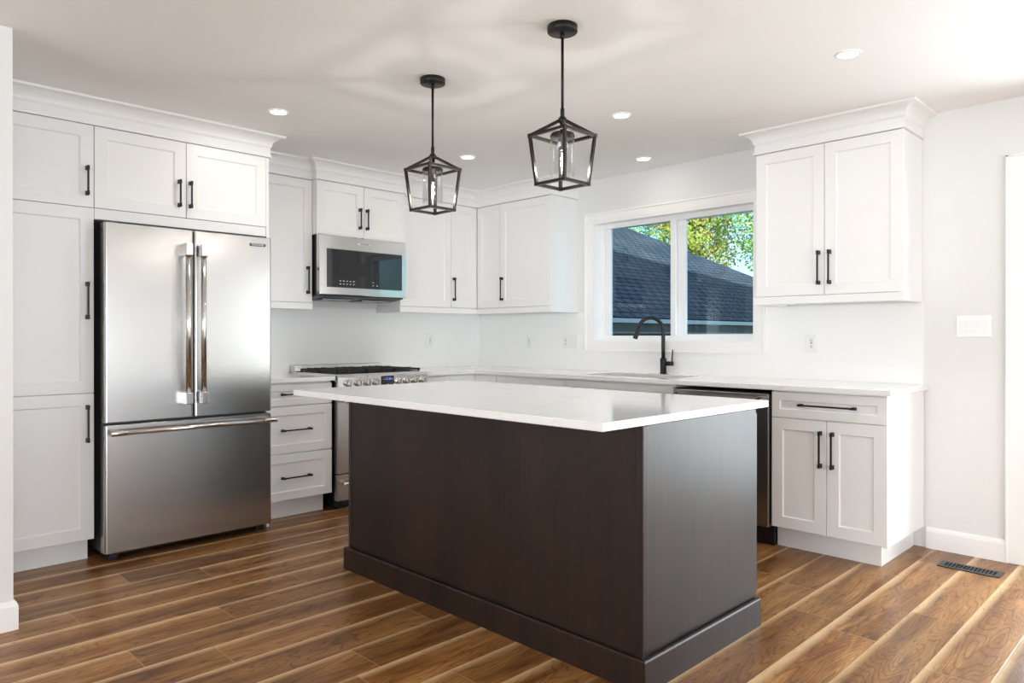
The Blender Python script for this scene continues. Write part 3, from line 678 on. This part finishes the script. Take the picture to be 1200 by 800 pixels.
for y, dd, s in ((-2.966, dl, -1), (-2.882, drr, 1)):
    h_ = build('door_handle', MB().tube([FL(y, .862, .83), FL(y, .862, 1.69)], .0145, 20), 'stainless_bright', dd)
    for z0, z1 in ((.808, .878), (1.634, 1.704)):
        mb = MB().prism(lambda a, d, z: FL(a, d, z), [(XF-.001, z0+.004), (.862, z0), (.8815, z0+.003), (.8815, z1-.003), (.862, z1), (XF-.001, z1-.004)], y-.0185, y+.0185)
        build('handle_bracket', mb, 'chrome', dd, .003)
h_ = build('drawer_handle', MB().tube([FL(FA0+.035, .860, .682), FL(FA1+.002, .860, .682)], .0135, 20), 'stainless_bright', dz)
for y in (FA0+.013, FA1-.075):
    build('handle_bracket', MB().tube([FL(y, .86, .682), FL(y+.078, .86, .682)], .0155, 18).box(FL, y+.02, y+.058, XF-.001, .852, .672, .692), 'chrome', dz, .002)
hc = build('hinge_cover', MB().box(FL, FA0+.012, FA0+.07, .64, .76, 1.7865, 1.80), 'case_grey', fr_, .004)
build('hinge_cover', MB().box(FL, FA1-.07, FA1-.012, .64, .76, 1.7865, 1.80), 'case_grey', fr_, .004)
bd = build('badge', MB().box(FL, -2.586, -2.486, XF-.0005, XF+.0015, 1.7285, 1.7455), 'badge_dark', drr)
lettering('lettering', 'FRIGIDAIRE', FL, -2.536, XF+.0018, 1.7370, .0155, 'badge_letter', drr)

# ================================================================== microwave
mw = thing('microwave', 'stainless over-the-range microwave with black glass door', 'microwave', (.2, -1.52, 1.48))
MY0, MY1 = YM1+.004, YM3-.006
build('case', MB().box(FL, MY0+.004, MY1-.004, .008, .372, 1.482, ZMB-.003), 'black_plastic', mw, .002)
build('vent_hood', MB().prism(FL, [(.02, 1.462), (.20, 1.456), (.372, 1.474), (.385, 1.4815), (.02, 1.4815)], MY0+.008, MY1-.008), 'case_grey', mw)
mb = MB()
for i in range(2): mb.box(FL, MY0+.09+i*.34, MY0+.33+i*.34, .12, .30, 1.452, 1.4625)
build('grease_filter', mb, 'spring_grey', mw)
dm = MB(); y0, y1, z0, z1 = MY0, MY1, 1.484, ZMB-.004; g0, g1, h0, h1 = y0+.062, y1-.040, 1.540, 1.812; DX = .410
def mr(a0_, a1_, b0_, b1__, d): return [FL(a0_, d, b0_), FL(a1_, d, b0_), FL(a1_, d, b1__), FL(a0_, d, b1__)]
dm.loft([mr(y0, y1, z0, z1, .375), mr(y0, y1, z0, z1, DX-.004), mr(y0+.004, y1-.004, z0+.004, z1-.004, DX), mr(g0-.002, g1+.002, h0-.002, h1+.002, DX), mr(g0, g1, h0, h1, DX-.005)])
door = build('door', dm, 'stainless_bright', mw)
gl_ = build('glass_panel', MB().box(FL, g0+.0005, g1-.0005, DX-.0055, DX-.003, h0+.0005, h1-.0005), 'black_glass', door)
for ka, kz in [(.105+i*.028, .022+j*.022) for i in range(5) for j in range(2)]+[(.385, .044), (.385, .022), (.42, .022)]:
    build('touch_button', MB().box(FL, g0+ka, g0+ka+.011, DX-.0031, DX-.0025, h0+kz, h0+kz+.006), 'icon_white', door)
build('grey_patch', MB().box(FL, g0+.10, g0+.36, DX-.0031, DX-.0027, h0+.085, h0+.185), 'dark_grey', door)  # slightly lighter grey rectangle on the glass
bd = build('badge', MB().box(FL, -1.583, -1.473, DX-.0005, DX+.0015, 1.858, 1.874), 'badge_letter', door)
lettering('lettering', 'FRIGIDAIRE', FL, -1.528, DX+.0018, 1.866, .0155, 'badge_dark', door)

# ================================================================== range
rg = thing('gas_range', 'stainless slide-in gas range with black grates and front knobs', 'range', (.35, -1.52, 0))
RY0, RY1 = -1.9095, -1.1395
build('case', MB().box(FL, RY0+.010, RY1-.008, .02, .615, .06, .894), 'black_plastic', rg)
for y in (RY0+.03, RY1-.07):
    for x in (.06, .55): build('foot', MB().lathe(x, y+.02, [(.016, 0), (.016, .06)], 12), 'black_plastic', rg)
ck = build('cooktop', MB().box(FL, RY0+.002, RY1-.002, .02, .645, .8945, .926), 'stainless_bright', rg, .003)
build('back_trim', MB().prism(FL, [(.008, .927), (.085, .927), (.083, .930), (.062, .970), (.058, .972), (.008, .972)], RY0+.002, RY1-.002), 'stainless_bright', rg, .002)
build('back_vent', MB().box(FL, RY0+.01, RY1-.01, .032, .050, .9705, .9735), 'case_grey', rg)
build('burner_pan', MB().box(FL, RY0+.03, RY1-.03, .10, .60, .9262, .929), 'cast_iron', rg)
for cy, cx, r in ((-1.76, .22, .042), (-1.76, .46, .05), (-1.525, .34, .055), (-1.29, .22, .05), (-1.29, .46, .038)):
    bn = build('burner', MB().lathe(cx, cy, [(0, .929), (r, .929), (r, .936), (r*.8, .938), (r*.8, .945), (0, .945)], 24, cap=False), 'cast_iron', rg)
def grate(y0, y1):
    mb = MB(); x0, x1, z = .105, .615, .950; b_ = .007
    for y in (y0+b_, y1-b_): mb.box(FL, y-b_, y+b_, x0, x1, z-.014, z)
    for x in (x0+b_, (x0+x1)/2, x1-b_): mb.box(FL, y0, y1, x-b_, x+b_, z-.014, z)
    for k in (.25, .5, .75): mb.box(FL, y0+(y1-y0)*k-.005, y0+(y1-y0)*k+.005, x0, x1, z-.010, z+.004)
    for x in (x0+.12, x1-.12): mb.box(FL, y0, y1, x-.005, x+.005, z-.010, z+.004)
    for y in (y0+b_, y1-b_):
        for x in (x0+b_, x1-b_, (x0+x1)/2): mb.box(FL, y-b_, y+b_, x-b_, x+b_, .929, z)
    return build('grate', mb, 'cast_iron', rg, .002)
for i in range(3): grate(RY0+.03+i*.2385, RY0+.03+(i+1)*.2385-.004)
cpn = build('control_panel', MB().prism(FL, [(.616, .800), (.652, .800), (.668, .812), (.668, .905), (.656, .9265), (.645, .9265), (.616, .893)], RY0+.002, RY1-.002), 'stainless_bright', rg, .002)
for y in (-1.826, -1.747, -1.673, -1.603, -1.411, -1.338, -1.264, -1.191):
    kb = build('knob', MB().tube([FL(y, .6675, .864), FL(y, .676, .864), FL(y, .678, .864), FL(y, .700, .864), FL(y, .703, .864)], [.027, .027, .0225, .020, .018], 24), 'chrome', rg)
    build('knob_grip', MB().box(FL, y-.004, y+.004, .700, .709, .847, .881), 'stainless_dark', kb, .0015)
sc_ = build('display', MB().box(FL, -1.556, -1.446, .6675, .670, .822, .904), 'black_glass', rg, .001)
lettering('clock', '12:30', FL, -1.497, .6704, .882, .024, 'clock_blue', sc_)
build('touch_icons', MB().box(FL, -1.535, -1.53, .6698, .6706, .878, .883).box(FL, -1.462, -1.457, .6698, .6706, .878, .883).box(FL, -1.502, -1.496, .6698, .6706, .840, .846), 'icon_white', sc_)
build('indicator_lamp', MB().box(FL, -1.672, -1.666, .6625, .6685, .905, .911), 'indicator_red', cpn)
od = build('oven_door', MB().box(FL, RY0+.004, RY1-.004, .617, .660, .248, .795), 'stainless', rg, .003)
build('oven_window', MB().box(FL, RY0+.12, RY1-.12, .6595, .6615, .36, .66), 'black_glass', od)
hh_ = build('oven_handle', MB().tube([FL(RY0+.03, .715, .745), FL(RY1-.03, .715, .745)], .0135, 18), 'stainless_bright', od)
for y in (RY0+.05, RY1-.05): build('handle_bracket', MB().box(FL, y-.012, y+.012, .659, .712, .735, .755), 'chrome', od, .002)
sd = build('storage_drawer', MB().box(FL, RY0+.004, RY1-.004, .617, .660, .062, .240), 'stainless', rg, .003)
hh_ = build('drawer_handle', MB().tube([FL(RY0+.03, .70, .185), FL(RY1-.03, .70, .185)], .0125, 18), 'stainless_bright', sd)
for y in (RY0+.045, RY1-.045): build('handle_bracket', MB().box(FL, y-.012, y+.012, .659, .70, .175, .195), 'chrome', sd, .002)
build('kick_plate', MB().box(FL, RY0+.012, RY1-.012, .50, .60, .012, .0595), 'black_plastic', rg)

# ================================================================== dishwasher
dw = thing('dishwasher', 'stainless dishwasher partly hidden behind the island, left of the end cabinet', 'dishwasher', (2.8, -.35, 0))
build('tub', MB().box(FB, 2.489, 3.112, .03, .585, .105, .868), 'black_plastic', dw)
build('kick_plate', MB().box(FB, 2.489, 3.113, .10, .575, .0, .104), 'black_plastic', dw)
dd_ = build('door', MB().box(FB, 2.492, 3.108, .586, .640, .112, .862), 'stainless_dark', dw, .004)
build('vent_strip', MB().box(FB, 2.495, 3.105, .60, .634, .8625, .868), 'black_plastic', dd_)
h_ = build('door_handle', MB().tube([FB(2.53, .690, .822), FB(3.075, .690, .822)], .0125, 16), 'stainless_bright', dd_)
for x in (2.535, 3.07): build('handle_bracket', MB().prism(lambda a, d, z: FB(a, d, z), [(.639, .800), (.675, .808), (.703, .812), (.703, .832), (.639, .850)], x-.016, x+.016), 'chrome', dd_, .003)

# ================================================================== island
isl = thing('kitchen_island', 'dark stained maple island cabinet with plinth in the middle of the room', 'island', (2.66, -2.12, 0))
JX0, JX1, JY0, JY1, ZP = 1.740, 3.581, -2.525, -1.700, .111
BX0, BX1, BY0, BY1 = JX0+.019, JX1-.019, JY0+.017, JY1+.006
build('body', MB().box(FW, BX0+.004, BX1-.008, BY0+.007, BY1, .001, ZC0-.0005), 'dark_maple', isl)
build('front_panel', MB().box(FW, BX0+.017, BX1-.034, BY0+.0045, BY0+.008, ZP-.02, ZC0-.001), 'dark_maple', isl)
build('side_panel', MB().box(FW, BX1-.009, BX1-.005, BY0+.031, BY1-.004, ZP-.02, ZC0-.001), 'dark_maple', isl)
for x0, x1 in ((BX0, BX0+.015), (BX1-.032, BX1)):
    build('corner_stile', MB().box(FW, x0, x1, BY0-.0005, BY0+.029, ZP-.02, ZC0-.001), 'dark_maple', isl, .003)
pl = MB().sweep([(JX0+.016, JY1), (JX0+.016, JY0+.016), (JX1-.016, JY0+.016), (JX1-.016, JY1)][::1], [(0, 0), (.016, 0), (.016, ZP-.005), (.0115, ZP), (0, ZP)])
build('plinth', pl, 'dark_maple', isl)
for i in range(3):                                       # doors on the working side, facing the sink
    w0 = BX0+.01+i*(BX1-BX0-.02)/3; build('door', MB().box(FW, w0+.002, w0+(BX1-BX0-.02)/3-.002, BY1+.001, BY1+.02, ZP+.01, ZC0-.02), 'dark_maple', isl, .001)
o = build('island_worktop', MB().box(FW, 1.585, 3.558, -2.722, -1.585, ZC0, ZC1), 'quartz', None, .003, 3)
tag(o, 'large white quartz island top overhanging the dark cabinet', 'worktop')

# ================================================================== pendants
def pendant(px_, py_, label):
    t_ = thing('pendant_light', label, 'pendant lamp', (px_, py_, H), 'lantern pendants above the island')
    V_ = lambda x, y, z: Vector((px_+x, py_+y, z))
    cn_ = build('canopy', MB().lathe(px_, py_, [(0, H-.0005), (.0605, H-.0005), (.0605, H-.024), (.058, H-.0265), (0, H-.0265)], 40, cap=False), 'canopy_black', t_)
    for a in (.4, 2.5, 4.6): build('screw', MB().lathe(px_+.04*math.cos(a), py_+.04*math.sin(a), [(.004, H-.026), (.004, H-.031), (.002, H-.032)], 10), 'dark_metal', cn_)
    build('rod', MB().tube([V_(0, 0, H-.026), V_(0, 0, 2.07)], .0058, 14).tube([V_(0, 0, H-.026), V_(0, 0, H-.05)], .0085, 14).tube([V_(0, 0, 2.10), V_(0, 0, 2.065)], .0085, 14), 'canopy_black', t_)
    zt, zb_, a, b_ = 1.992, 1.797, .0925, .0735; r = .0058; mb = MB()
    T = [V_(sx*a, sy*a, zt) for sx, sy in ((-1, -1), (1, -1), (1, 1), (-1, 1))]; B = [V_(sx*b_, sy*b_, zb_) for sx, sy in ((-1, -1), (1, -1), (1, 1), (-1, 1))]
    for i in range(4):
        mb.bar(T[i], T[(i+1) % 4], r); mb.bar(B[i], B[(i+1) % 4], r); mb.bar(T[i], B[i], r)
        mb.bar(T[i], V_(T[i].x-px_, T[i].y-py_, 0)*0+Vector((px_+(T[i].x-px_)*.1, py_+(T[i].y-py_)*.1, 2.052)), r)
        for q in (T[i], B[i]): mb.box(FW, q.x-r*1.15, q.x+r*1.15, q.y-r*1.15, q.y+r*1.15, q.z-r*1.15, q.z+r*1.15)
    mb.lathe(px_, py_, [(.014, 2.043), (.017, 2.048), (.017, 2.060), (.010, 2.070)], 16)
    build('lantern_frame', mb, 'dark_metal', t_)
    build('socket', MB().lathe(px_, py_, [(.010, 2.045), (.010, 2.003), (.046, 2.000), (.050, 1.992), (.050, 1.984), (.018, 1.984), (.018, 1.932), (.014, 1.928)], 32), 'dark_metal', t_)
    build('glass_shade', MB().lathe(px_, py_, [(.048, 1.985), (.048, 1.832), (.0455, 1.832), (.0455, 1.985)], 40, cap=False), 'lamp_glass', t_)
    bl = build('bulb', MB().lathe(px_, py_, [(.012, 1.930), (.0155, 1.915), (.0155, 1.852), (.012, 1.840), (.004, 1.834)], 20), 'lamp_glass', t_)
    build('filament', MB().tube([V_(0, 0, 1.922), V_(0, 0, 1.850)], .0035, 8), 'filament', bl)
    l = bpy.data.lights.new('bulb_light', 'POINT'); l.energy = P_BULB; l.shadow_soft_size = .012; l.color = (1, .95, .88)
    lo = bpy.data.objects.new('bulb_light', l); C.objects.link(lo); lo.parent = t_; lo.location = (0, 0, 1.885-H)
pendant(2.216, -2.325, 'black lantern pendant on the left, above the far end of the island')
pendant(3.046, -2.325, 'black lantern pendant on the right, nearer and larger, above the island')

# ---- recessed lights
for x, y, lb in ((1.213, -2.613, 'round recessed ceiling light in front of the fridge cabinets, leftmost'), (1.2, -1.204, 'round recessed ceiling light behind the left pendant, near the corner cabinets'),
                 (2.517, -1.214, 'round recessed ceiling light just right of the right pendant'), (2.033, -.298, 'small round recessed ceiling light close to the window wall above the sink'),
                 (3.749, -1.219, 'round recessed ceiling light in front of the right wall cabinet, rightmost')):
    t_ = thing('recessed_light', lb, 'ceiling light', (x, y, H), 'recessed ceiling lights')
    r = .043
    build('trim_ring', MB().lathe(x, y, [(r+.012, H-.0005), (r+.012, H-.003), (r+.002, H-.006), (r, H-.0025)], 40, cap=False), 'trim_paint', t_)
    build('lens', MB().lathe(x, y, [(0, H-.004), (r, H-.003), (r, H-.001), (0, H-.001)], 40, cap=False), 'lamp_lens', t_)
    l = bpy.data.lights.new('downlight', 'AREA'); l.shape = 'DISK'; l.size = .08; l.energy = P_SPOT*(.15 if y > -.5 else 1); l.color = (1, .95, .88)
    lo = bpy.data.objects.new('downlight', l); C.objects.link(lo); lo.parent = t_; lo.location = (0, 0, -.0075)

# ---- floor register
vt = thing('floor_register', 'black slotted metal floor register beside the baseboard', 'floor vent', (4.005, -.272, 0))
vx0, vx1, vy0, vy1 = 3.868, 4.142, -.328, -.217
mb = MB(); z1 = .0045
mb.box(FW, vx0, vx1, vy0, vy0+.022, .0002, z1); mb.box(FW, vx0, vx1, vy1-.022, vy1, .0002, z1); mb.box(FW, vx0, vx0+.024, vy0+.022, vy1-.022, .0002, z1); mb.box(FW, vx1-.024, vx1, vy0+.022, vy1-.022, .0002, z1)
n_ = 14; sp = (vx1-vx0-.048)/n_
for i in range(1, n_): mb.box(FW, vx0+.024+i*sp-.0028, vx0+.024+i*sp+.0028, vy0+.022, vy1-.022, .0008, z1)
mat('register_grey', (.05, .05, .055), .35, .6)
build('grille', mb, 'register_grey', vt, .0008)
build('duct_opening', MB().box(FW, vx0+.01, vx1-.01, vy0+.01, vy1-.01, .0001, .0007), 'slot_dark', vt)
